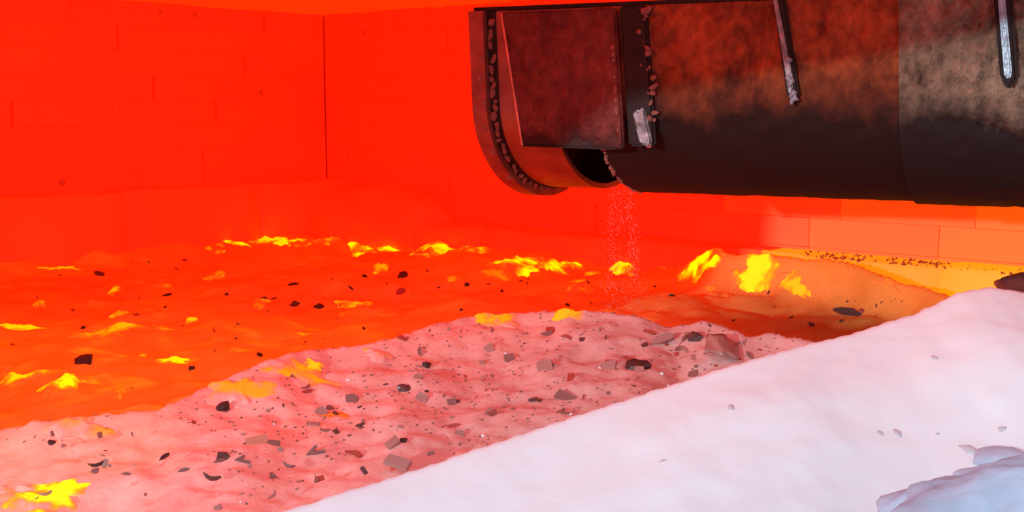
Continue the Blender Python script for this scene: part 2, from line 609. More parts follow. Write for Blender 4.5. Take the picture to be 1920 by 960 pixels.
def heatB(V):
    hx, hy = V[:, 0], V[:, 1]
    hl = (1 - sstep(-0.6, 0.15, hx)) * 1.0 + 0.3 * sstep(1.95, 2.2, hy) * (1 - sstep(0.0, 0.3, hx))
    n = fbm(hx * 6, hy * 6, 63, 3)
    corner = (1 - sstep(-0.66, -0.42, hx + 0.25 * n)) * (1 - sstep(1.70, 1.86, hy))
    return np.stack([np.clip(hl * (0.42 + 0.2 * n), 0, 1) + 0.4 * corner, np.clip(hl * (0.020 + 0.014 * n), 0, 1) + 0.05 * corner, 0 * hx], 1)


heap, V = grid('batch_heap', -1.25, 1.25, 1.22, 2.75, 0.0075, zB, M_BATCH,
               keep=lambda X, Y, Z: ((Z > zA(X, Y) - 0.06) | (Y < np.interp(X, HX, HY))) & (Z > -0.095) & ~((Y < 1.58) & (X < -1.0)))
set_heat(heap, heatB(V))
tag(heap, 'pink-lit ridge of fresh batch strewn with broken glass below the feeder', 'batch heap')

mound, V = grid('batch_mound', -0.85, 1.595, 0.45, 2.05, 0.009, zC, M_POWDER, keep=lambda X, Y, Z: Z > -0.105)
set_heat(mound, np.zeros((len(V), 3)))
tag(mound, 'smooth bright white mound of powder in the front right corner', 'powder mound')


# ------------------------------------------------------------------ molten patches (parts of the blanket and of the heap)
def molten_patch(px, py, w, h, hotness, parent, seed):
    fn = zB if parent is heap else zA
    c = hit(px, py)
    d = c.y
    rx = 0.5 * w / F * d * 1.6
    ry = min(max(0.55 * rx, 0.35 * h * d * d / (F * 0.47)), (0.5 if c.x > 0.42 else 2.2) * rx)
    lift = h / F * d * 0.24
    nr, na = 16, 56
    ph = random.Random(seed).uniform(0, 50)
    Q, A = np.meshgrid(np.arange(nr + 1) / nr, 2 * math.pi * np.arange(na) / na, indexing='ij')
    wob = 1 + 1.1 * fbm(np.cos(A) * 1.4 + ph, np.sin(A) * 1.4, seed, 4)
    # fan the patch out across the slope it lies on, edge ragged
    U_, V_ = rx * Q * wob * np.cos(A), ry * Q * wob * np.sin(A) + 0.25 * ry
    tw = -0.80 if c.x > 0.42 else 0.0                    # on the right the melt runs along the ridge
    Xp = c.x + U_ * math.cos(tw) - V_ * math.sin(tw)
    Yp = c.y + U_ * math.sin(tw) + V_ * math.cos(tw)
    lump = 0.5 + 1.3 * fbm(Xp * 38 + ph, Yp * 26, seed + 5, 4)
    pr = 1 - Q * Q
    Zp = fn(Xp, Yp) + lift * pr * np.clip(lump, 0.05, 2) + 0.003 - 0.012 * Q ** 4
    g = pr + 1.7 * fbm(Xp * 20 + ph, Yp * 24 + 3, seed + 9, 5, 0.6)
    hh = (sstep(0.05, 1.5, g) * sstep(0, 0.45, pr) * hotness).ravel()
    Va = np.stack([Xp.ravel(), Yp.ravel(), Zp.ravel()], 1)
    ff = []
    for i in range(nr):
        for j in range(na):
            k = (j + 1) % na
            ff.append((i * na + j, i * na + k, (i + 1) * na + k, (i + 1) * na + j))
    o = link_mesh('molten_patch', Va.tolist(), ff, M_BATCH_HOT if parent is blanket else M_BATCH, None, True)
    base = heatA(Va) if parent is blanket else heatB(Va)
    set_heat(o, base + np.stack([hh * 1.2, 1.05 * hh ** 2.0, 0 * hh], 1), np.clip(hh * 2.2, 0, 1))
    o.parent = parent
    return o


PATCH_A = [(425, 466, 50, 18, 1), (515, 456, 80, 13, .8), (560, 455, 40, 14, .9), (600, 453, 40, 10, .6), (675, 458, 70, 30, 1), (745, 469, 70, 18, .95), (812, 470, 60, 22, .9), (865, 472, 58, 28, 1),
           (990, 442, 120, 24, .55), (955, 492, 70, 18, .95), (1020, 495, 76, 14, .9), (1075, 499, 40, 14, .9), (1080, 543, 44, 24, .8), (1110, 515, 24, 12, .5), (1175, 500, 44, 26, .85), (1262, 489, 34, 20, .85),
           (1300, 516, 84, 46, 1.1), (1430, 533, 80, 20, .85), (1490, 542, 44, 12, .65), (1385, 525, 36, 12, .6), (1350, 556, 34, 16, .6), (1660, 553, 40, 8, .6), (710, 509, 20, 12, .75), (690, 590, 74, 22, .5), (490, 568, 32, 16, .55),
           (216, 549, 22, 16, .7), (168, 572, 40, 10, .7), (222, 592, 24, 14, .6), (75, 574, 16, 14, .5), (40, 620, 84, 14, .75), (225, 617, 120, 20, .6), (160, 632, 70, 12, .45), (112, 505, 50, 12, .65),
           (290, 536, 40, 12, .45), (325, 676, 50, 14, .85), (268, 668, 14, 10, .6), (35, 712, 60, 24, .8), (112, 726, 46, 38, 1), (215, 742, 34, 20, .95), (6, 700, 18, 12, 1), (355, 602, 20, 6, .7), (535, 634, 60, 10, .5), (400, 520, 30, 12, .4),
           (665, 572, 60, 8, .6), (935, 520, 40, 10, .35), (1330, 545, 20, 10, .5), (1800, 540, 60, 24, .8), (1740, 528, 60, 18, .6), (1235, 505, 20, 10, .6), (180, 718, 40, 16, .5), (850, 525, 24, 8, .4)]
PATCH_B = [(372, 716, 120, 18, .8), (330, 732, 50, 14, .9), (440, 742, 90, 36, .45), (555, 705, 90, 18, .5), (590, 690, 30, 14, .7), (715, 670, 50, 14, .6), (670, 648, 22, 8, .9), (935, 606, 56, 22, .55), (1070, 592, 46, 18, .6),
           (280, 770, 110, 30, .4), (150, 810, 90, 26, .4), (70, 893, 170, 30, 1.1), (30, 922, 130, 60, 1.2), (95, 955, 330, 50, 1.25), (170, 945, 110, 30, 1.1), (235, 962, 200, 30, 1), (5, 950, 140, 60, 1.2), (10, 872, 80, 30, .7)]
for i, a in enumerate(PATCH_A):
    molten_patch(*a, blanket, 200 + i)
for i, a in enumerate(PATCH_B):
    molten_patch(*a, heap, 300 + i)

# ------------------------------------------------------------------ feeder trough
AX = Vector((0.903, -0.43, 0)).normalized()
PN = Vector((0.43, 0.903, 0)).normalized()
ORG = Vector((-0.055, 2.62, 0))
WID, ZTOPT, ZC, RBT = 0.64, 0.757, 0.55, 0.195
M_SEC1 = mat_scaled_steel('rusty_redlit_steel', (0.017, 0.0055, 0.004), (0.07, 0.014, 0.006), (0.50, 0.115, 0.032), 0.575, 0.85, 0.0, 0.11, 0.012)  # rust pushed orange to imitate red furnace light without daylight
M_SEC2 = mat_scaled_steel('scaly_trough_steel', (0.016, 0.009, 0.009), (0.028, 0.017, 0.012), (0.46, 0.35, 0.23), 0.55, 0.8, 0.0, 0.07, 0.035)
M_PLATE = mat_scaled_steel('maroon_plate_steel', (0.030, 0.008, 0.007), (0.055, 0.010, 0.008), (0.26, 0.065, 0.050), 0.50, 0.6, 0.1)
M_SHELL = mat_plain('heat_stained_steel', (0.26, 0.15, 0.11), 0.42, 0.7, 0.4, 0.3, 12, 0.1, 60)
M_FLANGE = mat_plain('brown_flange_steel', (0.27, 0.10, 0.075), 0.5, 0.4, 0.3, 0.3, 20, 0.15, 60)
M_WELD = mat_plain('weld_metal', (0.34, 0.15, 0.12), 0.45, 0.2, 0.5, 0.4, 60, 0.5, 90)
M_BRIGHT = mat_plain('worn_bright_steel', (0.27, 0.31, 0.36), 0.4, 0.6, 0.5, 0.35, 40, 0.3, 70)
M_WORN = mat_plain('worn_grey_steel', (0.26, 0.24, 0.25), 0.5, 0.5, 0.4, 0.5, 60, 0.5, 80)
M_BLACK = mat_plain('blackened_steel', (0.022, 0.013, 0.012), 0.7, 0.3, 0.3, 0.3, 20, 0.1)


def prof(u, off=0.0):
    # u: 0 near top -> 1 far top; returns (t, z)
    side = ZTOPT - ZC
    a = WID / 2
    L1 = side; L2 = math.pi * 0.5 * (a + RBT); tot = 2 * L1 + L2
    s = u * tot
    if s < L1:
        return (-off, ZTOPT - s)
    if s > L1 + L2:
        return (WID + off, ZC + (s - L1 - L2))
    th = (s - L1) / L2 * math.pi
    return (a - (a + off) * math.cos(th), ZC - (RBT + off) * math.sin(th))


def u_of_z(z):
    for k in range(2001):
        u = k / 4000
        if prof(u)[1] <= z:
            return u
    return 0.5


def TP(s, t, z):
    p = ORG + AX * (s + 0.045 * (0.76 - z)) + PN * t      # the whole trough leans a little
    return (p.x, p.y, z)


def u_shell(name, s0, s1, u0, u1, off, thick, mat, parent, ns=20, nu=60, rough=0.0, seed=0):
    outer = []; inner = []
    SS, UU = np.meshgrid(s0 + (s1 - s0) * np.arange(ns + 1) / ns, u0 + (u1 - u0) * np.arange(nu + 1) / nu, indexing='ij')
    E = np.minimum(1, 6 * np.minimum(np.arange(ns + 1), ns - np.arange(ns + 1)) / ns + 0.15)[:, None]
    R = off + rough * E * fbm(SS * 26, UU * 45, seed, 3) * np.where(UU < 0.22, 1, 0.3)
    for i in range(ns + 1):
        s = SS[i, 0]
        for j in range(nu + 1):
            t, z = prof(UU[i, j], R[i, j]); outer.append(TP(s, t, z))
            t, z = prof(UU[i, j], off - thick); inner.append(TP(s, t, z))
    n = len(outer); W_ = nu + 1
    ff = []
    for i in range(ns):
        for j in range(nu):
            a, b, c, d = i * W_ + j, i * W_ + j + 1, (i + 1) * W_ + j + 1, (i + 1) * W_ + j
            ff.append((a, b, c, d)); ff.append((n + d, n + c, n + b, n + a))
    for j in range(nu):
        ff.append((j + 1, j, n + j, n + j + 1)); k = ns * W_
        ff.append((k + j, k + j + 1, n + k + j + 1, n + k + j))
    for i in range(ns):
        a, b = i * W_, (i + 1) * W_
        ff.append((a, b, n + b, n + a)); a += nu; b += nu
        ff.append((b, a, n + a, n + b))
    o = link_mesh(name, outer + inner, ff, mat, None, False)
    bm = bmesh.new(); bm.from_mesh(o.data); bmesh.ops.recalc_face_normals(bm, faces=bm.faces[:]); bm.to_mesh(o.data); bm.free()
    o.data.polygons.foreach_set('use_smooth', [True] * len(o.data.polygons))
    md = o.modifiers.new('edges', 'EDGE_SPLIT'); md.split_angle = math.radians(40)
    if parent:
        o.parent = parent
    return o


feeder = empty('feeder_trough', (0, 0, 0))
tag(feeder, 'dark rusty steel feeder trough reaching in from the right above the batch', 'feeder trough')
fl = u_shell('end_flange', -0.035, 0.0, 0.0, 1.0, 0.022, 0.045, M_FLANGE, feeder, 3, 90)
u_shell('outlet_collar', 0.0, 0.15, 0.0, 1.0, 0.0, 0.012, M_SHELL, feeder, 8, 90)
UC = u_of_z(0.462)
u_shell('weld_groove', 0.0005, 0.021, 0.0, 1.0, 0.0025, 0.004, M_BLACK, fl, 2, 90)
u_shell('bridge_side', 0.15, 0.25, 0.0, UC, 0.0, 0.012, M_SHELL, feeder, 4, 20)
u_shell('bridge_side', 0.15, 0.25, 1 - UC, 1.0, 0.0, 0.012, M_BLACK, feeder, 4, 20)
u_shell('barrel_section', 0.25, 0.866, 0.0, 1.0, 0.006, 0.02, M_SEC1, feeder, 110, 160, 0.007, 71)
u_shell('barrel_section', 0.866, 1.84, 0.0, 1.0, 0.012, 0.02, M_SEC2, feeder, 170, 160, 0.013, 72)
# end plate that closes the trough at its tip
pl = [prof(k / 80, -0.012) for k in range(81)]
vv = [TP(-0.018, t, z) for t, z in pl] + [TP(-0.006, t, z) for t, z in pl]
n_ = len(pl)
bm = bmesh.new(); bvs = [bm.verts.new(v) for v in vv]
bm.faces.new(bvs[:n_]); bm.faces.new(list(reversed(bvs[n_:])))
for k in range(n_):
    j = (k + 1) % n_
    bm.faces.new((bvs[k], bvs[j], bvs[n_ + j], bvs[n_ + k]))
obj_bm('end_plate', bm, M_FLANGE, feeder)


def side_slab(name, quad, off0, off1, mat, parent, bevel=0.004):
    # quad: (s, z) corners of a slab lying on the near side of the trough
    bm = bmesh.new()
    a = [bm.verts.new(TP(s, -off0, z)) for s, z in quad]
    b = [bm.verts.new(TP(s, -off1, z)) for s, z in quad]
    n = len(quad)
    bm.faces.new(a); bm.faces.new(list(reversed(b)))
    for k in range(n):
        j = (k + 1) % n
        bm.faces.new((a[k], a[j], b[j], b[k]))
    bmesh.ops.recalc_face_normals(bm, faces=bm.faces[:])
    if bevel:
        bmesh.ops.bevel(bm, geom=bm.edges[:], offset=bevel, segments=2, affect='EDGES')
    return obj_bm(name, bm, mat, parent)


# lid over the open top
bm = bmesh.new()
cs = [TP(-0.03, -0.005, 0.758), TP(1.84, -0.005, 0.758), TP(1.84, WID + 0.005, 0.758), TP(-0.03, WID + 0.005, 0.758)]
lo = [bm.verts.new(c) for c in cs]; hi = [bm.verts.new((c[0], c[1], c[2] + 0.008)) for c in cs]
bm.faces.new(lo); bm.faces.new(hi)
for k in range(4):
    bm.faces.new((lo[k], lo[(k + 1) % 4], hi[(k + 1) % 4], hi[k]))
obj_bm('lid', bm, M_BLACK, feeder)

cp = side_slab('cover_plate', [(0.046, 0.752), (0.083, 0.466), (0.318, 0.462), (0.308, 0.752)], 0.004, 0.026, M_PLATE, feeder)
M_EDGE_GLINT = mat_plain('edge_highlight_paint', (0.75, 0.36, 0.26), 0.35, 0.6, 0.5, 0.3, 40)  # pale orange strip colour imitates the highlight on a lit bevel
side_slab('edge_strip', [(0.0455, 0.750), (0.0825, 0.466), (0.0870, 0.466), (0.0495, 0.750)], 0.024, 0.0285, M_EDGE_GLINT, cp, 0.0015)
side_slab('edge_strip', [(0.084, 0.468), (0.084, 0.4645), (0.300, 0.4605), (0.300, 0.463)], 0.024, 0.028, M_PLATE, cp, 0.001)
# vertical strap beside the plate, with its worn foot
st = side_slab('strap', [(0.314, 0.757), (0.326, 0.468), (0.385, 0.468), (0.372, 0.757)], 0.002, 0.020, M_BLACK, feeder, 0.005)
side_slab('strap_foot', [(0.340, 0.545), (0.338, 0.53), (0.346, 0.50), (0.350, 0.474), (0.372, 0.468), (0.379, 0.476), (0.370, 0.52), (0.362, 0.552), (0.35, 0.54)], 0.016, 0.024, M_WORN, st, 0.004)
r1 = side_slab('rib', [(0.632, 0.760), (0.658, 0.565), (0.670, 0.552), (0.682, 0.57), (0.655, 0.760)], 0.0, 0.022, M_BLACK, feeder, 0.004)
side_slab('rib_edge', [(0.634, 0.758), (0.662, 0.575), (0.667, 0.572), (0.671, 0.60), (0.642, 0.758)], 0.019, 0.026, M_WORN, r1, 0.002)
r2 = side_slab('rib', [(1.030, 0.768), (1.044, 0.60), (1.058, 0.580), (1.074, 0.60), (1.062, 0.768)], 0.0, 0.034, M_BLACK, feeder, 0.006)
side_slab('rib_edge', [(1.038, 0.765), (1.051, 0.603), (1.060, 0.598), (1.064, 0.61), (1.050, 0.765)], 0.032, 0.041, M_BRIGHT, r2, 0.003)


# weld beads: one lump mesh per kind, shared
def lump_mesh(name, seed, mat, sub=2, amp=0.25):
    bm = bmesh.new(); bmesh.ops.create_icosphere(bm, subdivisions=sub, radius=1.0)
    rnd = random.Random(seed)
    ph = rnd.uniform(0, 99)
    for v in bm.verts:
        c = v.co.copy()
        v.co = c * (1 + amp * 2 * float(fbm(np.array(c.x * 1.7 + ph), np.array(c.y * 1.7 + c.z * 2.1), seed, 2)))
    me = bpy.data.meshes.new(name); bm.to_mesh(me); bm.free()
    me.materials.append(mat)
    me.polygons.foreach_set('use_smooth', [True] * len(me.polygons))
    return me


WB = [lump_mesh('weld_bead', 400 + k, M_WELD) for k in range(4)]
rnd = random.Random(5)
TROT = math.atan2(AX.y, AX.x)


def bead(s, u, off, size, parent, name='weld_bead', me=None):
    t, z = prof(u, off)
    o = inst(name, me or rnd.choice(WB), parent, TP(s, t, z), (rnd.uniform(-.3, .3), rnd.uniform(-.5, .5), TROT), size)
    return o


k = 0
u = 0.02
while u < 0.52:
    L_ = rnd.uniform(0.006, 0.017)
    q = rnd.uniform(0.6, 1.15)
    bead(0.009 + rnd.uniform(-.003, .004), u, 0.003, (0.0075 * q, 0.006 * q, L_ * 0.8), fl)
    u += L_ * rnd.uniform(1.2, 2.4) / 1.22
for u in (0.085, 0.12, 0.165, 0.215, 0.27, 0.345):                       # round tack spots on the rim
    bead(-0.012 + rnd.uniform(-.008, .008), u, 0.021, (0.009, 0.006, 0.009), fl, 'weld_tack')
for k in range(26):                                                       # ragged spatter on the strap
    z = rnd.uniform(0.47, 0.752)
    s = 0.379 - (z - 0.468) * 0.055 + rnd.uniform(-0.012, 0.012)
    q = rnd.uniform(0.003, 0.008)
    o = inst('weld_spatter', rnd.choice(WB), st, TP(s, -0.016, z), (rnd.uniform(0, 3), rnd.uniform(0, 3), 0), (q, q * 0.7, q * rnd.uniform(1, 2)))
for k in range(12):
    z = rnd.uniform(0.48, 0.70)
    q = rnd.uniform(0.0025, 0.005)
    inst('weld_spatter', rnd.choice(WB), st, TP(0.308 - (z - 0.462) * 0.035, -0.027, z), (0, 0, rnd.uniform(0, 3)), (q, q, q * 1.4))
for k in range(22):                                                       # crumbly weld line round the outlet edge
    u = UC + (0.46 - UC) * k / 21
    q = rnd.uniform(0.003, 0.007)
    bead(0.25 + rnd.uniform(-.003, .004), u, 0.004, (q, q, q), feeder, 'weld_bead')
WBB = [lump_mesh('weld_bead', 430 + k, M_BRIGHT) for k in range(2)]
for k in range(14):
    z = 0.56 + 0.11 * rnd.random() ** 1.5
    q = rnd.uniform(0.003, 0.006)
    inst('weld_spatter', rnd.choice(WBB), r1, TP(0.672 - (z - 0.56) * 0.13 + rnd.uniform(-.004, .004), -0.025, z), (0, rnd.uniform(0, 3), 0), (q, q * .7, q * 1.6))

# ------------------------------------------------------------------ falling batch
gv = []; gf = []
rnd = random.Random(9)
top = Vector(TP(0.20, 0.22, 0.40))
zbot = 0.06
for k in range(1000):
    f = rnd.random() ** 0.8
    spread = 0.010 + 0.020 * f
    strand = rnd.choice((-0.024, -0.02, 0.030, 0.034, 0.0))
    x = top.x + 0.012 + 0.012 * f + strand * (0.6 + 0.7 * f) + rnd.gauss(0, spread * 0.42)
    y = top.y + rnd.gauss(0, spread)
    z = top.z + (zbot - top.z) * f
    if f > 0.86 and rnd.random() < 0.5:
        x += rnd.gauss(0, 0.05); y += rnd.gauss(0, 0.05); z = zbot + abs(rnd.gauss(0, 0.04))
    r = rnd.uniform(0.0005, 0.0010)
    b = len(gv)
    gv += [(x + r, y, z - r * .6), (x - r * .6, y + r, z - r * .6), (x - r * .6, y - r, z - r * .6), (x, y, z + r * 1.6)]
    gf += [(b, b + 2, b + 1), (b, b + 1, b + 3), (b + 1, b + 2, b + 3), (b + 2, b, b + 3)]
stream = link_mesh('falling_batch', gv, gf, M_GRAIN)
stream['kind'] = 'stuff'
tag(stream, 'thin pale stream of powder grains falling from the trough outlet', 'falling powder')

# ------------------------------------------------------------------ broken glass and stones in the batch
TONE = {
    'black': mat_plain('shard_black', (0.060, 0.020, 0.018), 0.5, 0, 0.4, 0.3),
    'dark': mat_plain('shard_dark', (0.11, 0.048, 0.043), 0.3, 0, 0.4, 0.3),
    'brown': mat_plain('shard_brown', (0.25, 0.125, 0.11), 0.3, 0, 0.4, 0.25),
    'rose': mat_plain('shard_rose', (0.40, 0.215, 0.19), 0.3, 0, 0.4, 0.2),
    'red': mat_plain('shard_red', (0.40, 0.07, 0.05), 0.3, 0, 0.4, 0.25),
    'orange': mat_plain('shard_orange', (0.62, 0.24, 0.16), 0.4, 0, 0.3, 0.2),
    'pale': mat_plain('shard_pale', (0.80, 0.78, 0.80), 0.15, 0, 0.5, 0.1),
    'grey': mat_plain('pebble_grey', (0.60, 0.53, 0.56), 0.95, 0, 0.2, 0.1),
}


def shard_mesh(kind, seed, tone):
    rnd = random.Random(seed)
    bm = bmesh.new()
    if kind == 'flake':
        n = rnd.choice((4, 5, 5, 6)); pts = []
        for k in range(n):
            a = 2 * math.pi * (k + rnd.uniform(-.28, .28)) / n
            r = rnd.uniform(0.65, 1.05)
            pts.append((r * math.cos(a), r * math.sin(a)))
    elif kind == 'square':
        pts = [(-.8, -.85), (.7, -.9), (.95, .35), (.45, .95), (-.9, .7)]
    elif kind == 'slab':
        pts = [(-1, -.4), (.95, -.5), (1, .45), (-.9, .5)]
    elif kind == 'sliver':
        pts = [(-1, -.08), (-.2, -.28), (.7, -.22), (1, .05), (.3, .28), (-.5, .2)]
    elif kind == 'crescent':
        pts = [(-1, .35), (-.55, -.15), (0, -.35), (.6, -.2), (1, .3), (.5, .12), (0, .02), (-.5, .12)]
    elif kind == 'drop':
        pts = [(-1, .3), (-.2, .38), (.5, .2), (.95, -.2), (.8, -.65), (.35, -.6), (0, -.1)]
    elif kind == 'vee':
        pts = [(-1, .05), (.25, .75), (.35, .5), (-.25, .05), (.95, -.25), (.85, -.5), (-.3, -.35)]
    if kind == 'lump':
        bmesh.ops.create_icosphere(bm, subdivisions=2, radius=1.0)
        ph = rnd.uniform(0, 50)
        for v in bm.verts:
            c = v.co.copy()
            q = 1 + 0.7 * float(fbm(np.array(c.x * 1.3 + ph), np.array(c.y * 1.3 + c.z * 1.9), seed, 2))
            v.co = Vector((c.x * q, c.y * q * 0.75, c.z * q * 0.6))
    else:
        h = 0.16
        a = [bm.verts.new((x, y, -h)) for x, y in pts]
        b = [bm.verts.new((x * 0.94 + rnd.uniform(-.03, .03), y * 0.94 + rnd.uniform(-.03, .03), h + rnd.uniform(-.05, .05))) for x, y in pts]
        n = len(pts)
        tri = tessellate_polygon([[Vector((x, y, 0)) for x, y in pts]])
        for t in tri:
            bm.faces.new([a[i] for i in t]); bm.faces.new([b[i] for i in reversed(t)])
        for k in range(n):
            bm.faces.new((a[k], a[(k + 1) % n], b[(k + 1) % n], b[k]))
    bmesh.ops.recalc_face_normals(bm, faces=bm.faces[:])
    me = bpy.data.meshes.new('shard'); bm.to_mesh(me); bm.free()
    me.materials.append(TONE[tone])
    if tone == 'grey':
        me.polygons.foreach_set('use_smooth', [True] * len(me.polygons))
    return me


_cache = {}


def get_shard(kind, tone, v):
    key = (kind, tone, v)
    if key not in _cache:
        _cache[key] = shard_mesh(kind, hash((len(kind), len(tone), v)) % 9999 + v * 13, tone)
    return _cache[key]


def surf_normal(p, e=0.01):
    x, y = np.array(p.x), np.array(p.y)
    dx = float(ztop(x + e, y) - ztop(x - e, y)) / (2 * e)
    dy = float(ztop(x, y + e) - ztop(x, y - e)) / (2 * e)
    return Vector((-dx, -dy, 1)).normalized()


def put_shard(name, px, py, size, kind, tone, tilt, label, cat, group=None, spin=None, rs=random, v=0, up=0.0):
    p = hit(px, py)
    r = 0.5 * size / F * p.y
    nrm = surf_normal(p)
    to_cam = (Vector((0, 0, CAMZ)) - p).normalized()
    ax = (nrm * (1 - tilt) + to_cam * tilt).normalized()      # how far the flake is stood up in the batch
    q = ax.to_track_quat('Z', 'Y')
    o = inst(name, get_shard(kind, tone, v), None)
    sp = rs.uniform(0, 6.28) if spin is None else spin
    o.rotation_mode = 'QUATERNION'
    o.rotation_quaternion = q @ Matrix.Rotation(sp, 3, 'Z').to_quaternion()
    o.scale = (r, r, r)
    o.location = p + nrm * (r * 0.10 + up)
    tag(o, label, cat, group)
    return o


rs = random.Random(33)
NOTABLE = [
    (1195, 692, 44, 'lump', 'black', 'jagged black lump beside the white mound edge, darkest in the pink batch'),
    (1304, 635, 30, 'lump', 'dark', 'dark oblong fragment on the rounded knoll right of the ridge'),
    (1025, 629, 24, 'slab', 'brown', 'small upright brown flake just under the ridge crest'),
    (418, 860, 26, 'square', 'dark', 'dark five-sided shard lying flat low on the left of the slope'),
    (180, 872, 30, 'crescent', 'black', 'black crescent-shaped sliver in the lower left batch'),
    (308, 858, 26, 'sliver', 'black', 'black pointed sliver left of the dark five-sided shard'),
    (420, 767, 26, 'lump', 'black', 'black domed crumb below the pale yellow molten patch'),
    (396, 897, 36, 'crescent', 'dark', 'brown boomerang-shaped shard below the five-sided shard'),
    (344, 882, 24, 'sliver', 'brown', 'narrow brown sliver standing left of the boomerang-shaped shard'),
    (481, 830, 44, 'slab', 'orange', 'flat orange rectangular glass slab in the lower left slope'),
    (664, 853, 36, 'drop', 'red', 'red comma-shaped shard low in the middle of the slope'),
    (660, 752, 30, 'flake', 'brown', 'greyish brown rounded flake in the middle of the slope'),
    (602, 776, 30, 'flake', 'rose', 'faint rosy grey flake left of the V-shaped shard'),
    (678, 801, 24, 'vee', 'dark', 'dark V-shaped shard in the middle of the slope'),
    (592, 848, 36, 'vee', 'brown', 'wide grey-brown V-shaped shard above the white mound'),
    (850, 801, 30, 'sliver', 'red', 'dark red slanting sliver right of the middle of the slope'),
    (757, 828, 14, 'lump', 'black', 'tiny black crumb above the white mound edge in mid slope'),
    (757, 729, 24, 'lump', 'dark', 'clustered dark fragment upper middle of the slope'),
    (1003, 751, 26, 'sliver', 'dark', 'dark maroon wedge near the white mound, right of middle'),
    (1060, 747, 40, 'slab', 'brown', 'flat brownish slab shard next to the dark maroon wedge'),
    (1056, 774, 26, 'vee', 'brown', 'brown notched shard touching the white mound edge'),
    (160, 681, 32, 'lump', 'black', 'dark rounded stone on the orange crust at far left'),
    (755, 518, 24, 'lump', 'black', 'dark pointed stone on the orange crust under the yellow melt'),
    (597, 576, 20, 'lump', 'black', 'dark round stone in the middle of the orange crust'),
    (553, 572, 18, 'lump', 'dark', 'dark flattened stone left of the round stone on orange crust'),
    (550, 534, 20, 'sliver', 'black', 'thin dark sliver above the round stone on orange crust'),
    (313, 554, 18, 'sliver', 'black', 'thin dark sliver on the left part of the orange crust'),
    (186, 515, 18, 'lump', 'dark', 'dark red stone near the left wall foot'),
    (98, 832, 18, 'lump', 'black', 'black crumb near the left end of the pink slope'),
    (752, 549, 18, 'lump', 'red', 'dull red stone cluster on the central orange crust'),
    (1590, 588, 56, 'sliver', 'dark', 'long dark slab on the shaded crust behind the white mound'),
    (800, 687, 16, 'lump', 'black', 'small black crumb high on the middle of the slope'),
    (790, 750, 30, 'flake', 'rose', 'rosy flake under the clustered dark fragment'),
    (735, 832, 40, 'flake', 'rose', 'broad rosy triangular flake next to the tiny black crumb'),
    (745, 870, 50, 'slab', 'rose', 'large rosy slab half buried at the white mound edge'),
    (955, 674, 26, 'flake', 'brown', 'brown five-sided flake below the ridge left of the upright one'),
    (920, 655, 30, 'flake', 'rose', 'pale rosy flake left of the brown five-sided flake'),
    (1020, 690, 40, 'flake', 'rose', 'broad rosy flake in the right half of the slope'),
    (1140, 687, 40, 'flake', 'rose', 'broad rosy flake left of the jagged black lump'),
    (800, 735, 8, 'lump', 'black', 'speck of black stone in mid slope'),
    (848, 757, 24, 'flake', 'brown', 'brown rounded flake right of middle slope'),
    (455, 1 + 863, 30, 'vee', 'brown', 'reddish notched shard right of the five-sided shard'),
    (600, 898, 26, 'flake', 'red', 'reddish flake close above the white mound edge'),
    (513, 897, 20, 'flake', 'brown', 'olive brown chip low in the slope by the white mound'),
    (540, 874, 28, 'crescent', 'brown', 'brown crescent shard low in the slope'),
    (1240, 640, 60, 'sliver', 'rose', 'long rosy hollow flake on the right shoulder of the ridge'),
]
for i, (px, py, s, kind, tone, lab) in enumerate(NOTABLE):
    cat = 'stone' if kind == 'lump' else 'glass shard'
    nm = 'stone_fragment' if kind == 'lump' else 'glass_shard'
    put_shard(nm, px, py, s * 1.05, kind, tone, 0.45, lab, cat, 'broken glass and stones in the batch', spin=rs.uniform(-0.5, 0.5), v=i % 5)


def edge_y(px):            # upper edge of the white mound in the picture, used to scatter on the slope behind it
    return float(np.interp(px, [0, 530, 1060, 1520, 1850], [1130, 957, 785, 643, 537]))


def crest_y(px):
    return float(np.interp(px, [20, 300, 540, 850, 980, 1200, 1250, 1330, 1400, 1500], [800, 768, 662, 600, 584, 592, 612, 600, 632, 634]))


SHORT = [(px, py, lab) for px, py, lab in (
    (1195, 692, 'the jagged black lump'), (1304, 635, 'the dark oblong fragment'), (1025, 629, 'the upright brown flake'), (418, 860, 'the dark five-sided shard'), (180, 872, 'the black crescent sliver'),
    (308, 858, 'the black pointed sliver'), (420, 767, 'the black domed crumb'), (481, 830, 'the flat orange slab'), (664, 853, 'the red comma-shaped shard'), (660, 752, 'the greyish rounded flake'),
    (592, 848, 'the wide V-shaped shard'), (850, 801, 'the dark red sliver'), (757, 729, 'the clustered dark fragment'), (1003, 751, 'the dark maroon wedge'), (955, 674, 'the brown five-sided flake'),
    (1358, 668, 'the curved bottle glass'), (745, 870, 'the large rosy slab'))]
SHORT_CRUST = [(160, 681, 'the dark rounded stone'), (755, 518, 'the dark pointed stone'), (597, 576, 'the dark round stone'), (313, 554, 'the thin left sliver'), (186, 515, 'the dark red wall-foot stone'),
               (1590, 588, 'the long dark slab'), (1300, 516, 'the brightest yellow melt'), (1080, 543, 'the melt below the outlet'), (112, 726, 'the yellow melt at lower left')]


def where(px, py, short):
    bx, by, nm = min(short, key=lambda a: (a[0] - px) ** 2 + (1.6 * (a[1] - py)) ** 2)
    dx, dy = px - bx, py - by
    far = 'far' if math.hypot(dx, 1.6 * dy) > 90 else 'close'
    side = ('right of' if dx > 0 else 'left of') if abs(dx) > 1.6 * abs(dy) else ('below' if dy > 0 else 'above')
    if abs(dx) > 18 and abs(dy) > 12:
        side = ('below and ' if dy > 0 else 'above and ') + ('right of' if dx > 0 else 'left of')
    return ('%s %s' % (side, nm)) if far == 'close' else ('well %s %s' % (side, nm))


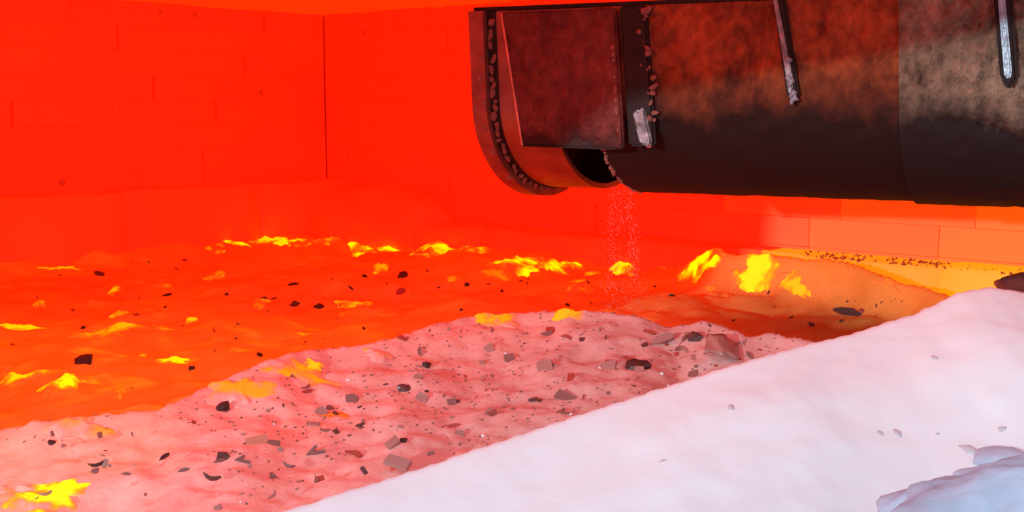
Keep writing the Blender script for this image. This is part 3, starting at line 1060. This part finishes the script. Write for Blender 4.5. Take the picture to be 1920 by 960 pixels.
SIZE = {8: 'tiny', 10: 'tiny', 12: 'small', 14: 'small', 18: 'medium', 24: 'larger'}
KINDW = {'flake': 'flake', 'sliver': 'sliver', 'crescent': 'curved chip', 'slab': 'oblong chip'}
TONEW = {'dark': 'dark', 'brown': 'brownish', 'rose': 'faint rosy', 'red': 'reddish'}
used = set()
cnt = 0
while cnt < 150:
    px = rs.uniform(60, 1490)
    y0, y1 = crest_y(px) + 12, min(955, edge_y(px) - 8)
    if y1 - y0 < 15:
        continue
    py = rs.uniform(y0, y1)
    if px < 500 and rs.random() < 0.6:
        continue
    tone = rs.choice(('dark', 'brown', 'brown', 'rose', 'rose', 'rose', 'red'))
    kind = rs.choice(('flake', 'flake', 'sliver', 'sliver', 'crescent', 'slab'))
    s0 = rs.choice((8, 10, 12, 14, 18, 24))
    s = s0 * (0.8 if tone == 'dark' else 1.1)
    lab = '%s %s %s in batch, %s' % (SIZE[s0], TONEW[tone], KINDW[kind], where(px, py, SHORT))
    if lab in used:
        continue
    used.add(lab)
    put_shard('glass_shard', px, py, s, kind, tone, rs.uniform(0.05, 0.6), lab, 'glass shard', 'small shards in the pink slope', rs=rs, v=cnt % 4)
    cnt += 1
# dark stones on the orange crust
cnt = 0
while cnt < 80:
    px = rs.uniform(10, 1750)
    lo_ = np.interp(px, [0, 400, 1200, 1750], [500, 480, 530, 560]); hi_ = min(crest_y(px) - 10, edge_y(px) - 14) if px > 1000 else crest_y(px) - 12
    if hi_ - lo_ < 10:
        continue
    py = rs.uniform(lo_, hi_)
    s0 = rs.choice((5, 6, 7, 8, 10, 13)); kd = rs.choice(('lump', 'sliver')); tn = rs.choice(('dark', 'black', 'red'))
    lab = '%s %s %s on orange crust %s' % ('tiny' if s0 < 8 else 'small', {'dark': 'brown', 'black': 'black', 'red': 'red'}[tn], 'stone' if kd == 'lump' else 'splinter', where(px, py, SHORT_CRUST))
    if lab in used:
        continue
    used.add(lab)
    put_shard('stone_fragment', px, py, s0, kd, tn, 0.3, lab, 'stone', 'tiny dark stones on the orange crust', rs=rs, v=cnt % 4)
    cnt += 1
# glints of clear glass
for i, (px, py) in enumerate(((513, 798), (948, 664), (1381, 660), (1124, 692), (1253, 725), (652, 714), (905, 818), (450, 943), (1070, 778), (1240, 702))):
    put_shard('glass_chip', px, py, 8, 'flake', 'pale', 0.8, 'tiny clear chip glinting in batch %s' % where(px, py, SHORT), 'glass chip', 'glinting clear chips', rs=rs, v=i % 3)

# grey pebbles under a film of powder on the white mound
for px, py, s, lab in ((1370, 765, 24, 'faint grey pebble in the middle of the white mound'), (1752, 672, 18, 'grey pebble near the top of the white mound'), (1650, 813, 22, 'left one of the pair of grey pebbles on the white mound'),
                       (1685, 813, 26, 'right one of the pair of grey pebbles on the white mound'), (1758, 815, 12, 'small grey pebble right of the pair on the white mound'), (1820, 844, 44, 'large pale pebble above the blue-grey clump'),
                       (1243, 866, 14, 'lone small pebble low on the white mound'), (1880, 806, 22, 'faint pebble at the right edge of the white mound')):
    put_shard('pebble', px, py, s, 'lump', 'grey', 0.1, lab, 'pebble', 'pebbles on the white mound', rs=rs, v=s % 3, up=-0.0028 * s / 20)


# loose brown grit over the whole pink slope, too fine to count
gr = random.Random(71)
GP = [(gr.uniform(-0.85, 1.0), gr.uniform(1.35, 2.3), gr.uniform(0.0008, 0.0028), gr.uniform(0, 6.28)) for _ in range(3600)]
gx = np.array([p[0] for p in GP]); gy = np.array([p[1] for p in GP])
gz = zB(gx, gy); ok = (gz > zA(gx, gy)) & (gz > zC(gx, gy)) & (fbm(gx * 5, gy * 7, 81, 3) > -0.12)
gv = []; gf = []
for i, (x, y, r, a) in enumerate(GP):
    if not ok[i]:
        continue
    z = float(gz[i]); b = len(gv); ca, sa = math.cos(a) * r, math.sin(a) * r
    gv += [(x + 1.6 * ca, y + 1.6 * sa, z), (x - sa, y + ca, z), (x - ca, y - sa, z), (x + sa, y - ca, z), (x, y, z + r)]
    gf += [(b + 3, b + 2, b + 1, b), (b, b + 1, b + 4), (b + 1, b + 2, b + 4), (b + 2, b + 3, b + 4), (b + 3, b, b + 4)]
grit = link_mesh('loose_grit', gv, gf, TONE['brown'])
grit['kind'] = 'stuff'
tag(grit, 'fine brown grit scattered over the pink batch slope', 'grit')


# big curved piece of broken bottle glass at the mound edge
def curved_shard():
    c = hit(1358, 668)
    vv = []; ff = []
    nu, nv = 14, 6
    for side in (0, 1):
        for i in range(nu + 1):
            a = -0.75 + 1.5 * i / nu
            for j in range(nv + 1):
                w = (j / nv - 0.5)
                R = 0.052 - 0.004 * side
                ln = 0.055 * (1 - 0.35 * abs(i / nu - 0.4))
                vv.append((R * math.sin(a) + 0.006 * math.sin(3 * w + i), w * ln + 0.004 * math.sin(i * 1.3), R * math.cos(a) - 0.042))
    W_ = nv + 1; n = (nu + 1) * W_
    for i in range(nu):
        for j in range(nv):
            a, b, c2, d = i * W_ + j, i * W_ + j + 1, (i + 1) * W_ + j + 1, (i + 1) * W_ + j
            ff.append((a, d, c2, b)); ff.append((n + a, n + b, n + c2, n + d))
    for i in range(nu):
        a, d = i * W_, (i + 1) * W_
        ff.append((a, n + a, n + d, d)); a += nv; d += nv
        ff.append((a, d, n + d, n + a))
    for j in range(nv):
        a = j; ff.append((a, a + 1, n + a + 1, n + a)); a += nu * W_
        ff.append((a, n + a, n + a + 1, a + 1))
    m, nt, p = mat_new('bottle_glass')
    p.inputs['Base Color'].default_value = (0.52, 0.26, 0.22, 1)
    p.inputs['Roughness'].default_value = 0.15
    p.inputs['Transmission Weight'].default_value = 0.25
    o = link_mesh('curved_glass_shard', vv, ff, m, None, True)
    o.location = c + Vector((0, 0, 0.012))
    o.rotation_euler = (0.5, 0.35, 0.25)
    return tag(o, 'large curved piece of broken bottle glass at the white mound edge', 'glass shard')


curved_shard()

# dark debris strewn on the right-hand ledge
gv = []; gf = []
rnd = random.Random(14)
for k in range(420):
    s = rnd.uniform(2.0, 3.2); t = -rnd.uniform(0.02, 0.135)
    p = CORNER + RDIR * s
    yv = Vector((-RDIR.y, RDIR.x, 0)); yv = yv if yv.y > 0 else -yv
    p = p + yv * t
    r = rnd.uniform(0.0015, 0.0050) * (1 if rnd.random() < .8 else 1.6)
    z = 0.151
    b = len(gv)
    gv += [(p.x + r, p.y, z), (p.x - r * .7, p.y + r, z), (p.x - r * .6, p.y - r, z), (p.x, p.y, z + r * 1.3)]
    gf += [(b, b + 2, b + 1), (b, b + 1, b + 3), (b + 1, b + 2, b + 3), (b + 2, b, b + 3)]
deb = link_mesh('ledge_debris', gv, gf, TONE['red'])
deb['kind'] = 'stuff'
tag(deb, 'dark reddish grit strewn on the ledge of the right wall', 'grit')


# clumps in the front right corner, blue-grey painted in for shade
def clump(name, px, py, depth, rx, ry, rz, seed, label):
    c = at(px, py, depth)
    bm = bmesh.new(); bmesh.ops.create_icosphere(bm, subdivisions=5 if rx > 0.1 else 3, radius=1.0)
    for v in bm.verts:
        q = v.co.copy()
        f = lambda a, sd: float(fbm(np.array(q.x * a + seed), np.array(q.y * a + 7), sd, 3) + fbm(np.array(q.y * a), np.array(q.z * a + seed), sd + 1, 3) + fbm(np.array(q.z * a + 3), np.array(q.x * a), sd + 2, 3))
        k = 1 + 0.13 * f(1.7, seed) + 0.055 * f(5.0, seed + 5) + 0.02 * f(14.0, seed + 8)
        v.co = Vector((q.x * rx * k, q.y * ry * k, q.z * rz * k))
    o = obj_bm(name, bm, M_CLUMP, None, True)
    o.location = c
    return tag(o, label, 'powder clump', 'shade-blue clumps in the front corner')


clump('batch_clump', 2020, 1035, 1.08, 0.20, 0.11, 0.090, 501, 'crumbly powder clump, blue-grey with painted shade, filling the bottom right corner')
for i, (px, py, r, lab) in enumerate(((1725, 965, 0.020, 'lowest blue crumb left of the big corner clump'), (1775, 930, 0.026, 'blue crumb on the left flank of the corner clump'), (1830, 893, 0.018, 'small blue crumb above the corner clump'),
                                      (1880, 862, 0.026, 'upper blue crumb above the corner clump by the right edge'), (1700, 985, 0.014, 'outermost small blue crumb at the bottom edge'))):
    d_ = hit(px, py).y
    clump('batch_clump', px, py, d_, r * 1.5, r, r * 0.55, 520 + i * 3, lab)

# dark refractory lump behind the mound at the right edge
c = at(1935, 548, 2.15)
bm = bmesh.new(); bmesh.ops.create_icosphere(bm, subdivisions=3, radius=1.0)
for v in bm.verts:
    q = v.co.copy(); n = float(fbm(np.array(q.x * 1.5), np.array(q.y * 1.5 + q.z * 2), 611, 3))
    v.co = Vector((q.x * 0.07 * (1 + .4 * n), q.y * 0.06 * (1 + .4 * n), q.z * 0.032 * (1 + .4 * n)))
o = obj_bm('refractory_lump', bm, TONE['dark'], None, True)
o.location = c
tag(o, 'dark brown refractory lump behind the white mound at the right edge', 'refractory lump')
